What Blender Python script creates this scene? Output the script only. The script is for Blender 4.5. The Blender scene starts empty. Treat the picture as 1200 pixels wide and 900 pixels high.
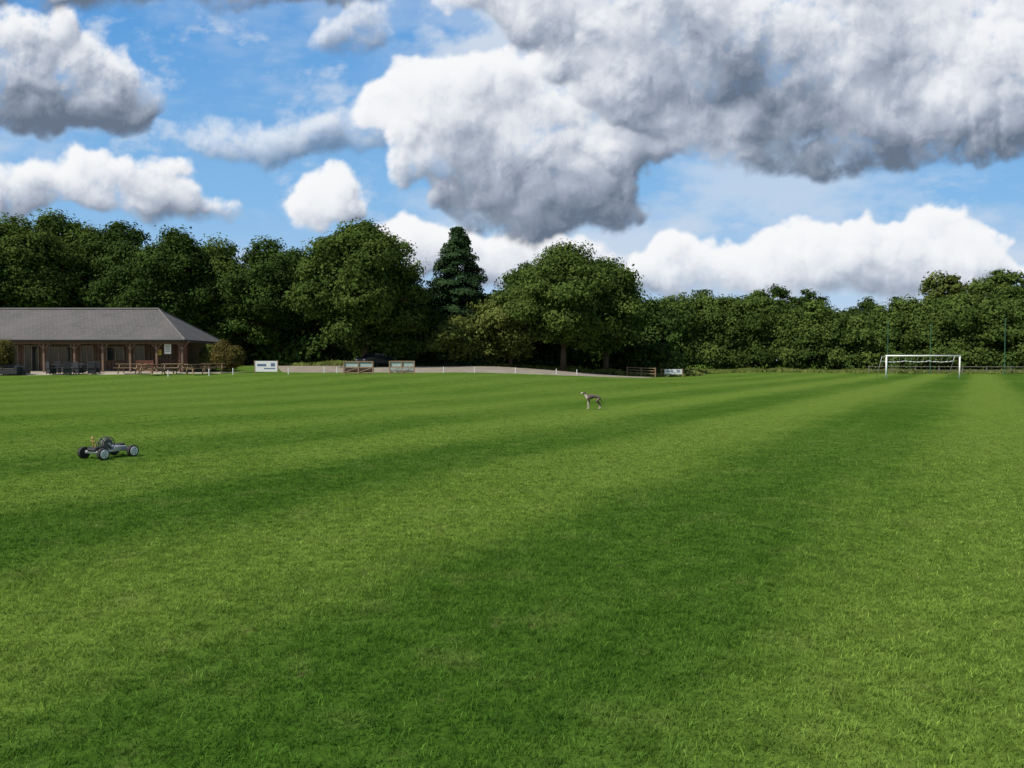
import bpy, math, random
import numpy as np
from mathutils import Vector, Matrix
random.seed(5); rng=np.random.default_rng(11)
scene=bpy.context.scene
CAMZ=1.65; F=900.0; HOR=424.0
SUN_AZ=math.radians(-122); SUN_EL=math.radians(52)

def sstep(t):
    t=np.clip(t,0,1); return t*t*(3-2*t)
def T(x,y):
    x=np.asarray(x,float); y=np.asarray(y,float)
    left=sstep((17-x)/22)
    a=0.75*sstep((y-38)/24)+0.45*sstep((y-62)/24)
    b=0.35*sstep((y-80)/45)
    return a*left+b*(1-left)
def Tz(x,y): return float(T(x,y))
def WX(px,Y): return (px-600)/F*Y
def WZ(py,Y): return CAMZ+(HOR-py)/F*Y

# ---------------------------------------------------------------- helpers
def link(o,parent=None):
    scene.collection.objects.link(o)
    if parent is not None: o.parent=parent
    return o
def empty(name,loc=(0,0,0),rz=0):
    e=bpy.data.objects.new(name,None); e.location=loc; e.rotation_euler=(0,0,rz); e.empty_display_size=0.3
    return link(e)
def np_mesh(name,V,Fc,attr=None,smooth=False):
    me=bpy.data.meshes.new(name)
    V=np.asarray(V,np.float32); Fc=np.asarray(Fc,np.int32)
    n=Fc.shape[1]
    me.vertices.add(len(V)); me.vertices.foreach_set('co',V.ravel())
    me.loops.add(Fc.size); me.loops.foreach_set('vertex_index',Fc.ravel())
    me.polygons.add(len(Fc)); me.polygons.foreach_set('loop_start',np.arange(0,Fc.size,n,dtype=np.int32))
    try: me.polygons.foreach_set('loop_total',np.full(len(Fc),n,np.int32))
    except Exception: pass
    if smooth: me.polygons.foreach_set('use_smooth',np.ones(len(Fc),bool))
    me.update(calc_edges=True)
    if attr is not None:
        for k,(typ,arr) in attr.items():
            at=me.attributes.new(k,typ,'POINT')
            at.data.foreach_set('color' if typ=='FLOAT_COLOR' else 'value',np.asarray(arr,np.float32).ravel())
    return me
class MB:
    def __init__(s): s.v=[]; s.f=[]
    def box(s,c,d,rz=0,m=None):
        b=len(s.v); cr,sr=math.cos(rz),math.sin(rz)
        for sx,sy,sz in [(-1,-1,-1),(1,-1,-1),(1,1,-1),(-1,1,-1),(-1,-1,1),(1,-1,1),(1,1,1),(-1,1,1)]:
            x,y,z=sx*d[0]/2,sy*d[1]/2,sz*d[2]/2
            if m is not None: x,y,z=m@Vector((x,y,z))
            s.v.append((c[0]+x*cr-y*sr,c[1]+x*sr+y*cr,c[2]+z))
        for q in [(0,3,2,1),(4,5,6,7),(0,1,5,4),(1,2,6,5),(2,3,7,6),(3,0,4,7)]: s.f.append(tuple(b+i for i in q))
        return s
    def tube(s,p0,p1,r0,r1=None,n=8):
        if r1 is None: r1=r0
        p0=Vector(p0);p1=Vector(p1); d=(p1-p0).normalized()
        a=d.orthogonal().normalized(); bb=d.cross(a); b=len(s.v)
        for p,r in((p0,r0),(p1,r1)):
            for i in range(n):
                t=2*math.pi*i/n; s.v.append(tuple(p+a*math.cos(t)*r+bb*math.sin(t)*r))
        for i in range(n):
            j=(i+1)%n; s.f.append((b+i,b+j,b+n+j,b+n+i))
        s.f.append(tuple(b+i for i in reversed(range(n)))); s.f.append(tuple(b+n+i for i in range(n)))
        return s
    def beam(s,p0,p1,w,h):
        p0=Vector(p0);p1=Vector(p1); d=(p1-p0); L=d.length; d.normalize()
        up=Vector((0,0,1)) if abs(d.z)<0.95 else Vector((0,1,0))
        sd=d.cross(up).normalized(); up=sd.cross(d)
        b=len(s.v)
        for p in (p0,p1):
            for i,j in((-1,-1),(1,-1),(1,1),(-1,1)): s.v.append(tuple(p+sd*w/2*i+up*h/2*j))
        for q in [(0,3,2,1),(4,5,6,7),(0,1,5,4),(1,2,6,5),(2,3,7,6),(3,0,4,7)]: s.f.append(tuple(b+i for i in q))
        return s
    def mesh(s,name,smooth=False):
        me=bpy.data.meshes.new(name); me.from_pydata(s.v,[],s.f); me.update()
        if smooth:
            for p in me.polygons: p.use_smooth=True
        return me
    def obj(s,name,mat,parent=None,smooth=False,bevel=0,loc=None,rz=0):
        me=s.mesh(name,smooth); me.materials.append(mat)
        o=bpy.data.objects.new(name,me)
        if loc: o.location=loc
        o.rotation_euler=(0,0,rz)
        if bevel:
            m=o.modifiers.new('bevel','BEVEL'); m.width=bevel; m.segments=2; m.limit_method='ANGLE'
        return link(o,parent)

# ---------------------------------------------------------------- materials
def new_mat(name):
    m=bpy.data.materials.new(name); m.use_nodes=True
    nt=m.node_tree; nt.nodes.clear()
    out=nt.nodes.new('ShaderNodeOutputMaterial'); return m,nt,out
def noise(nt,vec,scale,detail=4,rough=0.55):
    n=nt.nodes.new('ShaderNodeTexNoise'); n.inputs['Scale'].default_value=scale
    n.inputs['Detail'].default_value=detail; n.inputs['Roughness'].default_value=rough
    if vec is not None: nt.links.new(vec,n.inputs['Vector'])
    return n.outputs['Fac']
def math_n(nt,op,a,b=None,c=None,clamp=False):
    n=nt.nodes.new('ShaderNodeMath'); n.operation=op; n.use_clamp=clamp
    for i,v in enumerate((a,b,c)):
        if v is None: continue
        if isinstance(v,(int,float)): n.inputs[i].default_value=v
        else: nt.links.new(v,n.inputs[i])
    return n.outputs[0]
def maprange(nt,v,a,b,c,d,smooth=True):
    n=nt.nodes.new('ShaderNodeMapRange'); n.interpolation_type='SMOOTHSTEP' if smooth else 'LINEAR'
    nt.links.new(v,n.inputs['Value'])
    for k,val in zip(('From Min','From Max','To Min','To Max'),(a,b,c,d)): n.inputs[k].default_value=val
    return n.outputs['Result']
def mix(nt,fac,a,b,blend='MIX'):
    n=nt.nodes.new('ShaderNodeMix'); n.data_type='RGBA'; n.blend_type=blend
    if isinstance(fac,(int,float)): n.inputs[0].default_value=fac
    else: nt.links.new(fac,n.inputs[0])
    for i,v in((6,a),(7,b)):
        if isinstance(v,tuple): n.inputs[i].default_value=(*v,1) if len(v)==3 else v
        else: nt.links.new(v,n.inputs[i])
    return n.outputs[2]
def simple(name,col,rough=0.6,var=0.25,scale=8,metal=0,bump=0.0,col2=None):
    m,nt,out=new_mat(name)
    b=nt.nodes.new('ShaderNodeBsdfPrincipled'); nt.links.new(b.outputs[0],out.inputs[0])
    tc=nt.nodes.new('ShaderNodeTexCoord').outputs['Object']
    f=noise(nt,tc,scale,5,0.6)
    f2=maprange(nt,f,0.3,0.7,0,1)
    c1=tuple(x*(1-var) for x in col); c2=col2 or tuple(min(1,x*(1+var)) for x in col)
    nt.links.new(mix(nt,f2,c1,c2),b.inputs['Base Color'])
    b.inputs['Roughness'].default_value=rough; b.inputs['Metallic'].default_value=metal
    if bump:
        bn=nt.nodes.new('ShaderNodeBump'); bn.inputs['Strength'].default_value=bump; bn.inputs['Distance'].default_value=0.02
        nt.links.new(noise(nt,tc,scale*4,4),bn.inputs['Height']); nt.links.new(bn.outputs[0],b.inputs['Normal'])
    return m

def grass_color(nt):
    pos=nt.nodes.new('ShaderNodeNewGeometry').outputs['Position']
    th=math.radians(31.5)
    d=nt.nodes.new('ShaderNodeVectorMath'); d.operation='DOT_PRODUCT'
    nt.links.new(pos,d.inputs[0]); d.inputs[1].default_value=(math.cos(th),-math.sin(th),0)
    dl=nt.nodes.new('ShaderNodeVectorMath'); dl.operation='DOT_PRODUCT'
    nt.links.new(pos,dl.inputs[0]); dl.inputs[1].default_value=(math.sin(th),math.cos(th),0)
    cmb=nt.nodes.new('ShaderNodeCombineXYZ'); nt.links.new(d.outputs['Value'],cmb.inputs[0])
    nt.links.new(math_n(nt,'MULTIPLY',dl.outputs['Value'],0.10),cmb.inputs[1])
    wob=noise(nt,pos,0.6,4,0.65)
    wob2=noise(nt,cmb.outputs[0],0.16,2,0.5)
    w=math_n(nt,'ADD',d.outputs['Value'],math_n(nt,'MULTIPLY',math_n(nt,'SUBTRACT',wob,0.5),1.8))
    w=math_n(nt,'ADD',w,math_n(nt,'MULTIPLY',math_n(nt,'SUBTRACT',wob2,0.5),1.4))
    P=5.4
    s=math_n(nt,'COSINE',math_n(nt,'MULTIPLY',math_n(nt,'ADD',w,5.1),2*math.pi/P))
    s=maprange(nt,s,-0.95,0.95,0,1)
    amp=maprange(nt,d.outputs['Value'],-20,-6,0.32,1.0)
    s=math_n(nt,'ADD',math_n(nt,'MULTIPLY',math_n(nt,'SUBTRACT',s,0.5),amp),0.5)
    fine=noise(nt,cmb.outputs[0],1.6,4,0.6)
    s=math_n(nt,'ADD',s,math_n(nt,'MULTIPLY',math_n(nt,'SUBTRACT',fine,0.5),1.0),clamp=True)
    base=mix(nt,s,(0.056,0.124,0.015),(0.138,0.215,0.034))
    big=maprange(nt,noise(nt,pos,0.07,3),0.38,0.66,0,1)
    base=mix(nt,math_n(nt,'MULTIPLY',big,0.35),base,(0.138,0.205,0.038))
    cl=maprange(nt,noise(nt,pos,4.5,5,0.75),0.40,0.62,0,1)
    base=mix(nt,math_n(nt,'MULTIPLY',cl,0.60),base,mix(nt,1.0,base,(0.50,0.56,0.53),'MULTIPLY'))
    md=maprange(nt,noise(nt,pos,1.6,4,0.65),0.50,0.75,0,1)
    base=mix(nt,math_n(nt,'MULTIPLY',md,0.45),base,(0.16,0.21,0.050))
    dry=maprange(nt,noise(nt,pos,3.3,5,0.75),0.61,0.71,0,1)
    base=mix(nt,math_n(nt,'MULTIPLY',dry,0.5),base,(0.18,0.155,0.07))
    # small sparse bare / weed specks
    sp=maprange(nt,noise(nt,pos,9.0,3,0.6),0.735,0.78,0,1)
    base=mix(nt,math_n(nt,'MULTIPLY',sp,0.75),base,(0.055,0.060,0.020))
    return base,pos

# ground
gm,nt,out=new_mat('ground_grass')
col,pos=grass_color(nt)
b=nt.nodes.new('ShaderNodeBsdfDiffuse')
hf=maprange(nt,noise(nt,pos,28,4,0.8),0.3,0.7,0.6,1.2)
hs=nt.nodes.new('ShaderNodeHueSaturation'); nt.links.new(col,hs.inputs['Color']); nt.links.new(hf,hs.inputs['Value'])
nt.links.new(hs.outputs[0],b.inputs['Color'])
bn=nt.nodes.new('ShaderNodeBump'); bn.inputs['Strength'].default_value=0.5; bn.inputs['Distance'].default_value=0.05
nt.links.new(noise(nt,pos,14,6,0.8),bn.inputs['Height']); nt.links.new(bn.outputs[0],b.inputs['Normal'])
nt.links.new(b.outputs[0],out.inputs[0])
def leafy(nt,out,c,tr_f):
    df=nt.nodes.new('ShaderNodeBsdfDiffuse')
    tr=nt.nodes.new('ShaderNodeBsdfTranslucent'); ms=nt.nodes.new('ShaderNodeMixShader'); ms.inputs[0].default_value=tr_f
    nt.links.new(c,df.inputs['Color']); nt.links.new(c,tr.inputs['Color'])
    nt.links.new(df.outputs[0],ms.inputs[1]); nt.links.new(tr.outputs[0],ms.inputs[2]); nt.links.new(ms.outputs[0],out.inputs[0])
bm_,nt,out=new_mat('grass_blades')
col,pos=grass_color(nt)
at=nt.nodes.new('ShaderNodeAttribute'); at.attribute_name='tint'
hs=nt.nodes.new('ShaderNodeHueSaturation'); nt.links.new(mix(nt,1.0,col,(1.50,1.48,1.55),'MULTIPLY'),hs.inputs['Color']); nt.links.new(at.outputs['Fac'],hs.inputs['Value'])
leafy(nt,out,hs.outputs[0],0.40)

def leaf_mat(name,c1,c2):
    m,nt,out=new_mat(name)
    at=nt.nodes.new('ShaderNodeAttribute'); at.attribute_name='tint'
    pos=nt.nodes.new('ShaderNodeNewGeometry').outputs['Position']
    f=math_n(nt,'ADD',math_n(nt,'MULTIPLY',at.outputs['Fac'],0.8),math_n(nt,'MULTIPLY',noise(nt,pos,0.35,3),0.35),clamp=True)
    c=mix(nt,f,c1,c2)
    leafy(nt,out,c,0.25)
    return m
LM_dark=leaf_mat('leaves_dark',(0.022,0.045,0.012),(0.085,0.138,0.032))
LM_mid=leaf_mat('leaves_mid',(0.032,0.060,0.014),(0.122,0.178,0.040))
LM_light=leaf_mat('leaves_light',(0.055,0.082,0.018),(0.175,0.205,0.055))
LM_con=leaf_mat('needles',(0.020,0.048,0.020),(0.070,0.120,0.048))
LM_red=leaf_mat('leaves_reddish',(0.05,0.07,0.014),(0.19,0.14,0.05))
BARK=simple('bark',(0.09,0.065,0.045),0.9,0.4,6,bump=0.6)
WOOD=simple('weathered_wood',(0.30,0.20,0.12),0.8,0.3,12,bump=0.2)
DWOOD=simple('dark_wood',(0.06,0.04,0.03),0.75,0.35,10)
CLAD=simple('timber_cladding',(0.12,0.070,0.045),0.75,0.3,5)
WHITE=simple('white_paint',(0.80,0.80,0.79),0.45,0.04,20)
GREYM=simple('silver_metal',(0.55,0.56,0.57),0.4,0.08,15,metal=0.4)
BLACKP=simple('black_plastic',(0.018,0.018,0.020),0.5,0.2,12)
RATTAN=simple('dark_rattan',(0.030,0.030,0.034),0.7,0.3,30)
RUBBER=simple('rubber',(0.02,0.02,0.02),0.8,0.2,20)
BRASS=simple('brass_metal',(0.55,0.38,0.12),0.4,0.1,10,metal=0.5)
GLASS=simple('dark_glass',(0.02,0.025,0.03),0.08,0.1,3)
GRAVEL=simple('gravel',(0.235,0.205,0.155),0.95,0.28,0.9,bump=0.3)
PAVE=simple('patio_paving',(0.38,0.33,0.26),0.9,0.15,1.2,bump=0.2)
GREENP=simple('green_post_paint',(0.04,0.12,0.07),0.5,0.1,5)
TEAL=simple('pale_teal_panel',(0.38,0.47,0.46),0.6,0.12,3)
YEL=simple('yellow_sign',(0.7,0.5,0.04),0.5,0.05,5)

# ---------------------------------------------------------------- ground
def axis(parts):
    out=[]
    for a,b_,s in parts: out+=list(np.arange(a,b_,s))
    return np.array(out)
xs=axis([(-3500,-300,400),(-300,-100,20),(-100,110,2),(110,300,20),(300,3501,400)])
ys=axis([(-300,-20,40),(-20,180,2),(180,400,20),(400,3600,400)])
X,Y=np.meshgrid(xs,ys); Z=T(X,Y)
nx,ny=len(xs),len(ys)
def grid_faces(nx,ny):
    i=np.arange(nx-1)[None,:]+np.arange(ny-1)[:,None]*nx
    return np.stack([i,i+1,i+1+nx,i+nx],-1).reshape(-1,4)
me=np_mesh('ground',np.stack([X,Y,Z],-1).reshape(-1,3),grid_faces(nx,ny),smooth=True); me.materials.append(gm)
link(bpy.data.objects.new('ground',me))

def sheet(name,near,far,mat,lift=0.03,nu=60,nv=14):
    near=np.array(near,float); far=np.array(far,float)
    def samp(c,t):
        s=np.linspace(0,1,len(c)); return np.stack([np.interp(t,s,c[:,k]) for k in(0,1)],-1)
    t=np.linspace(0,1,nu); A=samp(near,t); B=samp(far,t)
    v=np.linspace(0,1,nv)[:,None,None]
    P=A[None]*(1-v)+B[None]*v
    P[...,1]+= 0.25*np.sin(P[...,0]*0.9)+0.15*np.sin(P[...,0]*2.3+1)
    z=T(P[...,0],P[...,1])+lift
    z[0]-=0.06; z[-1]-=0.06
    me=np_mesh(name,np.concatenate([P,z[...,None]],-1).reshape(-1,3),grid_faces(nu,nv),smooth=True); me.materials.append(mat)
    return link(bpy.data.objects.new(name,me))
sheet('car_park',[(-19,63.5),(-8,63),(2,64.5),(9,69),(14,77)],[(-26,85),(-8,86),(2,85),(10,83),(15,79)],GRAVEL)
sheet('patio',[(-58,55),(-40,56),(-30,58),(-23,60.5)],[(-58,64),(-40,64),(-30,64.5),(-21,65.5)],PAVE,lift=0.035)

# ---------------------------------------------------------------- grass blades
def blade_tile(name,N,wd,h0,h1,seed):
    r=np.random.default_rng(seed)
    cx=r.uniform(-0.5,0.5,N); cy=r.uniform(-0.5,0.5,N)
    k=r.integers(0,N//14,N); tx=r.uniform(-.5,.5,N//14+1); ty=r.uniform(-.5,.5,N//14+1)
    m=r.random(N)<0.6
    cx=np.where(m,tx[k]+r.normal(0,0.018,N),cx); cy=np.where(m,ty[k]+r.normal(0,0.018,N),cy)
    h=r.uniform(h0,h1,N); a=r.uniform(0,2*math.pi,N); la=r.uniform(0,2*math.pi,N); ln=h*r.uniform(0.3,1.5,N)
    w=wd*r.uniform(0.6,1.3,N)
    dx,dy=np.cos(a)*w/2,np.sin(a)*w/2; lx,ly=np.cos(la)*ln,np.sin(la)*ln
    z0=np.full(N,-0.003)
    V=np.stack([np.stack([cx-dx,cy-dy,z0],-1),np.stack([cx+dx,cy+dy,z0],-1),
      np.stack([cx+dx*.8+lx*.35,cy+dy*.8+ly*.35,h*.6],-1),np.stack([cx-dx*.8+lx*.35,cy-dy*.8+ly*.35,h*.6],-1),
      np.stack([cx+lx+dx*.15,cy+ly+dy*.15,h],-1),np.stack([cx+lx-dx*.15,cy+ly-dy*.15,h],-1)],1)
    b0=np.arange(N)[:,None]*6
    Fc=np.concatenate([b0+np.array([0,1,2,3]),b0+np.array([3,2,4,5])])
    tint=r.uniform(0.65,1.5,N); tint=np.where(r.random(N)<0.05,2.1,tint)
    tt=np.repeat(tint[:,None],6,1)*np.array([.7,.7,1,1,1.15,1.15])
    me=np_mesh(name,V.reshape(-1,3),Fc,{'tint':('FLOAT',tt)}); me.materials.append(bm_); return me
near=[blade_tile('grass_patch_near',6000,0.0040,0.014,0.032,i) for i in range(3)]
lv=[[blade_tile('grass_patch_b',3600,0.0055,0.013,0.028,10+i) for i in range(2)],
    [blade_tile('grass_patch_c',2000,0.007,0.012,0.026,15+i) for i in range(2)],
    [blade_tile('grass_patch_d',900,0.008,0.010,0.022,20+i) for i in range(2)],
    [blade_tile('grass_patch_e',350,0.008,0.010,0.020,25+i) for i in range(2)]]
grass=empty('grass')
for j in range(1,24):
    half=int(0.72*(j+1)+1.2)
    for i in range(-half,half+1):
        dist=math.hypot(i,j)+random.uniform(-1.2,1.2)
        L=near if dist<6.5 else lv[0] if dist<10 else lv[1] if dist<14 else lv[2] if dist<18.5 else lv[3]
        o=bpy.data.objects.new('patch',random.choice(L)); o.location=(i+0.3,j+0.5,0); o.rotation_euler=(0,0,random.choice([0,1,2,3])*math.pi/2)
        s=random.uniform(0.9,1.12); o.scale=(1.02,1.02,s)
        link(o,grass)

# ---------------------------------------------------------------- trees
def leaves(P,N,size,tint,r):
    n=len(P)
    N=N/np.linalg.norm(N,axis=1,keepdims=True)
    t=r.normal(size=(n,3)); t-=N*(t*N).sum(1,keepdims=True); t/=np.linalg.norm(t,axis=1,keepdims=True)
    b=np.cross(N,t); s=size[:,None]
    V=np.stack([P-t*s*.62,P-b*s*.36+N*s*.1,P+t*s*.62,P+b*s*.36+N*s*.1],1)
    return V, np.repeat(tint[:,None],4,1)
def lobe_leaves(lobes,leaf,cov,r,clump=0.48,nl=40,flat=0.6,lvar=.22):
    VV=[];TT=[]
    for L in lobes:
        c=np.array(L[:3]); R=np.array(L[3:6]); lo=r.uniform(-lvar,lvar)
        area=4*math.pi*((R[0]*R[1])**1.6/3+(R[0]*R[2])**1.6/3+(R[1]*R[2])**1.6/3)**(1/1.6)
        k=max(4,int(area*cov/(nl*leaf*leaf*0.45)))
        d=r.normal(size=(k*2,3)); d/=np.linalg.norm(d,axis=1,keepdims=True)
        d=d[(d[:,2]>-0.55)|(r.random(len(d))<0.35)][:k]; k=len(d)
        rad=r.uniform(0.68,1.06,k)
        C=c+d*R*rad[:,None]
        ct=r.beta(2,2.6,k)+lo; cs=clump*r.uniform(0.6,1.5,k)
        off=np.clip(r.normal(size=(k,nl,3)),-1.7,1.7)*cs[:,None,None]*np.array([1,1,flat])
        P=C[:,None]+off
        N=d[:,None]*0.9+off/(np.linalg.norm(off,axis=-1,keepdims=True)+1e-6)*0.5+r.normal(size=(k,nl,3))*0.5+np.array([0,0,0.35])
        P=P.reshape(-1,3);N=N.reshape(-1,3)
        sz=leaf*r.uniform(0.6,1.35,len(P))
        tt=np.clip(np.repeat(ct,nl)+r.normal(0,0.12,len(P)),0,1)
        V,t4=leaves(P,N,sz,tt,r); VV.append(V);TT.append(t4)
    return np.concatenate(VV),np.concatenate(TT)
def leaf_obj(name,V,t4,mat,parent=None):
    n=len(V)
    me=np_mesh(name,V.reshape(-1,3),np.arange(n*4).reshape(n,4),{'tint':('FLOAT',t4)}); me.materials.append(mat)
    return link(bpy.data.objects.new(name,me),parent)
def broadleaf(name,px,Yd,top,wpx,mat,seed,leaf=0.28,low=0.16,cov=1.75,nlobe=24):
    r=np.random.default_rng(seed)
    x=WX(px,Yd); zt=WZ(top,Yd); g=Tz(x,Yd); h=zt-g; rx=wpx/F*Yd/2
    root=empty(name,(x,Yd,g))
    zc=h*(0.5+low/2); rz=h*(0.5-low/2)
    lobes=[]; ph0=r.uniform(0,6.28,4); am=r.uniform(.05,.13,4)
    for i in range(nlobe):
        u=1-2*(i+0.5)/nlobe; ph=i*2.39996+r.uniform(-.8,.8); u=np.clip(u+r.uniform(-.12,.12),-.97,.97)
        q=math.sqrt(1-u*u); d=np.array([q*math.cos(ph),q*math.sin(ph),u])
        wob=1+am[0]*math.sin(2*ph+ph0[0])+am[1]*math.sin(3*ph+ph0[1]+3*u)+am[2]*math.sin(5*u+ph0[2])
        lr=r.choice([.18,.24,.30,.40])*r.uniform(.85,1.15); k=(r.uniform(0.88,1.08)*wob-lr)
        if u>.75: k=min(k,1.0-lr)
        wz=1.05 if u<.1 else 1.05-.18*u
        lobes.append([d[0]*rx*k*wz,d[1]*rx*k*wz,zc+d[2]*rz*k, rx*lr*1.1,rx*lr*1.1,min(rz,rx*1.1)*lr*r.uniform(.6,.9)])
    lobes.append([r.uniform(-.2,.2)*rx,0,zc+rz*.78,rx*.3,rx*.3,rz*.2])
    lobes.append([0,0,zc,rx*.6,rx*.6,rz*.62])
    V,t=lobe_leaves(np.array(lobes),leaf,cov,r)
    keep=V[:,:,2].min(1)>0.1
    leaf_obj('crown',V[keep],t[keep],mat,root)
    m=MB(); tr=max(0.18,h*0.022)
    m.tube((0,0,-0.2),(0.1,0,h*.3),tr*1.25,tr*.85,10); m.tube((0.1,0,h*.3),(0,0.1,h*.62),tr*.85,tr*.45,9); m.tube((0,.1,h*.62),(0,0,h*.85),tr*.45,tr*.12,7)
    for L in lobes[::2]:
        z0=r.uniform(.22,.5)*h; m.tube((0.08,0,z0),(L[0],L[1],max(L[2],z0+.4)),tr*.42,tr*.1,6)
    m.obj('trunk',BARK,root,True)
    return root
def mass(name,lobes,mat,leaf,cov,seed,clump=0.55,nl=40,lvar=.22):
    r=np.random.default_rng(seed)
    V,t=lobe_leaves(np.array(lobes),leaf,cov,r,clump=clump,nl=nl,lvar=lvar)
    c=V.mean(1); keep=c[:,2]>T(c[:,0],c[:,1])+0.05
    return leaf_obj(name,V[keep],t[keep],mat)
D,M_,L_=LM_dark,LM_mid,LM_light
B=[('oak_tree',-70,84,262,150,D),('oak_tree',15,86,256,140,M_),('oak_tree',72,90,249,120,M_),
('oak_tree',150,90,260,105,D),('oak_tree',205,88,268,105,D),('oak_tree',262,91,280,100,M_),('oak_tree',322,90,281,115,D),
('oak_tree',110,98,275,110,D),('oak_tree',240,100,288,120,D),('oak_tree',365,96,300,90,D),
('oak_tree',428,80,259,140,M_),
('maple_tree',492,88,335,85,M_),('maple_tree',598,85,348,95,L_),('maple_tree',548,92,338,100,M_),
('oak_tree',660,84,286,150,M_),('oak_tree',710,86,304,105,M_),('oak_tree',615,92,308,80,D),('hazel_tree',460,83,372,80,M_),('hazel_tree',535,84,372,80,L_)]
for i,(n,px,Yd,tp,w,m) in enumerate(B):
    broadleaf(n,px,Yd,tp,w,m,100+i,low=0.10 if w>90 else 0.05,nlobe=34 if w>100 else 22)
def spruce(px,Yd,top,wpx,seed):
    r=np.random.default_rng(seed)
    x=WX(px,Yd); g=Tz(x,Yd); h=WZ(top,Yd)-g; R=wpx/F*Yd/2
    root=empty('spruce_tree',(x,Yd,g)); m=MB(); m.tube((0,0,-.2),(0,0,h*.98),.28,.02,8)
    Ps=[];Ns=[];Ts=[]
    z=1.0
    while z<h-0.2:
        f=1-z/h; rr=R*(f**0.62)*1.25+.1; nb=int(8+10*f)
        for i in range(nb):
            a=r.uniform(0,2*math.pi); L=rr*r.uniform(.62,1.15); dr=0.30*L
            m.tube((0,0,z),(math.cos(a)*L,math.sin(a)*L,z-dr*.6),.03,.01,4)
            k=int(60+130*L/R); s=r.uniform(0.15,1,k)**.7; wd=.12+.24*(1-s)*L*.6+.14
            off=r.normal(size=k)*wd
            P=np.stack([math.cos(a)*L*s-math.sin(a)*off,math.sin(a)*L*s+math.cos(a)*off,z-dr*s**1.3+r.normal(size=k)*.14+0.15*s*s],-1)
            N=np.stack([np.cos(a)*np.ones(k),np.sin(a)*np.ones(k),np.ones(k)*.9],-1)+r.normal(size=(k,3))*.5
            Ps.append(P);Ns.append(N);Ts.append(np.clip(r.beta(2,3)+r.normal(0,.1,k),0,1))
        z+=0.36+0.2*f
    P=np.concatenate(Ps);N=np.concatenate(Ns);t=np.concatenate(Ts)
    V,t4=leaves(P,N,r.uniform(.16,.32,len(P)),t,r); leaf_obj('needles',V,t4,LM_con,root); m.obj('trunk',BARK,root,True)
spruce(537,88,268,102,3)

lob=[]
for px in np.arange(-120,790,11):
    Yd=92+4*math.sin(px*.03)+random.uniform(-1.5,1.5); x=WX(px,Yd); g=Tz(x,Yd); hh=random.uniform(2.2,4.2)
    lob.append([x,Yd,g+hh*.45,1.7,1.7,hh*.6])
    Yd+=9; x=WX(px,Yd); hh=random.uniform(7,9.5) ; lob.append([x,Yd,g+hh*.5,2.6,2.2,hh*.52])
mass('undergrowth',lob,LM_dark,0.42,1.7,7)
lob=[]
for px in np.arange(750,1290,9):
    top=357+6*math.sin(px*.021)+4*math.sin(px*.083)+random.uniform(-9,9); top+= (8 if px>960 and px<1060 else 0)
    Yd=118-(px-750)*.03+random.uniform(-1.5,1.5); x=WX(px,Yd); g=Tz(x,Yd); h=WZ(top,Yd)-g
    w=random.uniform(1.1,2.6)
    lob.append([x,Yd+1,g+h-w*.85,w,w,w*.85]); lob.append([x+random.uniform(-2,2),Yd+1,g+h-w*1.1-random.uniform(.5,1.5),w*.6+1,w,w*.8])
    lob.append([x+random.uniform(-1,1),Yd-1.0,g+h*random.uniform(.42,.66),random.uniform(1.3,2.4),1.9,random.uniform(1.2,2)])
    lob.append([x+random.uniform(-1,1),Yd-2.0,g+h*random.uniform(.1,.28),random.uniform(1.3,2.2),1.6,1.7])
mass('hedgerow',lob,LM_mid,0.34,1.6,8,clump=.5,lvar=.38)
lob=[]
for px in np.arange(560,1290,16):
    top=random.uniform(366,374); Yd=130; x=WX(px,Yd); g=Tz(x,Yd); h=WZ(top,Yd)-g
    lob.append([x,Yd,g+h*.5,3,2,h*.5])
mass('distant_woodland',lob,LM_dark,0.6,1.6,9,clump=.8)
for i,(n,px,Yd,tp,w,m) in enumerate([('birch_tree',1105,135,320,85,L_),('oak_tree',1172,132,316,95,M_),('oak_tree',1240,130,322,90,M_),
  ('pine_tree',905,165,334,66,D),('pine_tree',948,168,339,56,D),('oak_tree',1010,170,350,60,D),('oak_tree',1048,165,347,50,D),('oak_tree',785,140,350,60,D),('oak_tree',850,140,350,70,M_)]):
    broadleaf(n,px,Yd,tp,w,m,300+i,leaf=.42,low=.1,cov=1.7,nlobe=22)
def shrub(name,px,Yd,top,wpx,mat,seed):
    r=np.random.default_rng(seed); x=WX(px,Yd); g=Tz(x,Yd); h=WZ(top,Yd)-g; R=wpx/F*Yd/2
    lobes=[[r.uniform(-.5,.5)*R,r.uniform(-.4,.4)*R,h*r.uniform(.3,.68),R*.5,R*.5,h*.34] for _ in range(9)]
    V,t=lobe_leaves(np.array(lobes),.11,2.2,r,clump=.16,nl=30)
    root=empty(name,(x,Yd,g)); k=V[:,:,2].min(1)>0.02; leaf_obj('foliage',V[k],t[k],mat,root)
    m=MB()
    for i in range(7):
        a=i*.9; m.tube((0,0,-.05),(math.cos(a)*R*.5,math.sin(a)*R*.5,h*.6),.03,.01,5)
    m.obj('stems',BARK,root)
shrub('shrub',266,64,400,36,LM_red,1); shrub('shrub',249,66,403,26,LM_light,2); shrub('flowering_shrub',4,57,399,20,LM_red,4)

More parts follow.
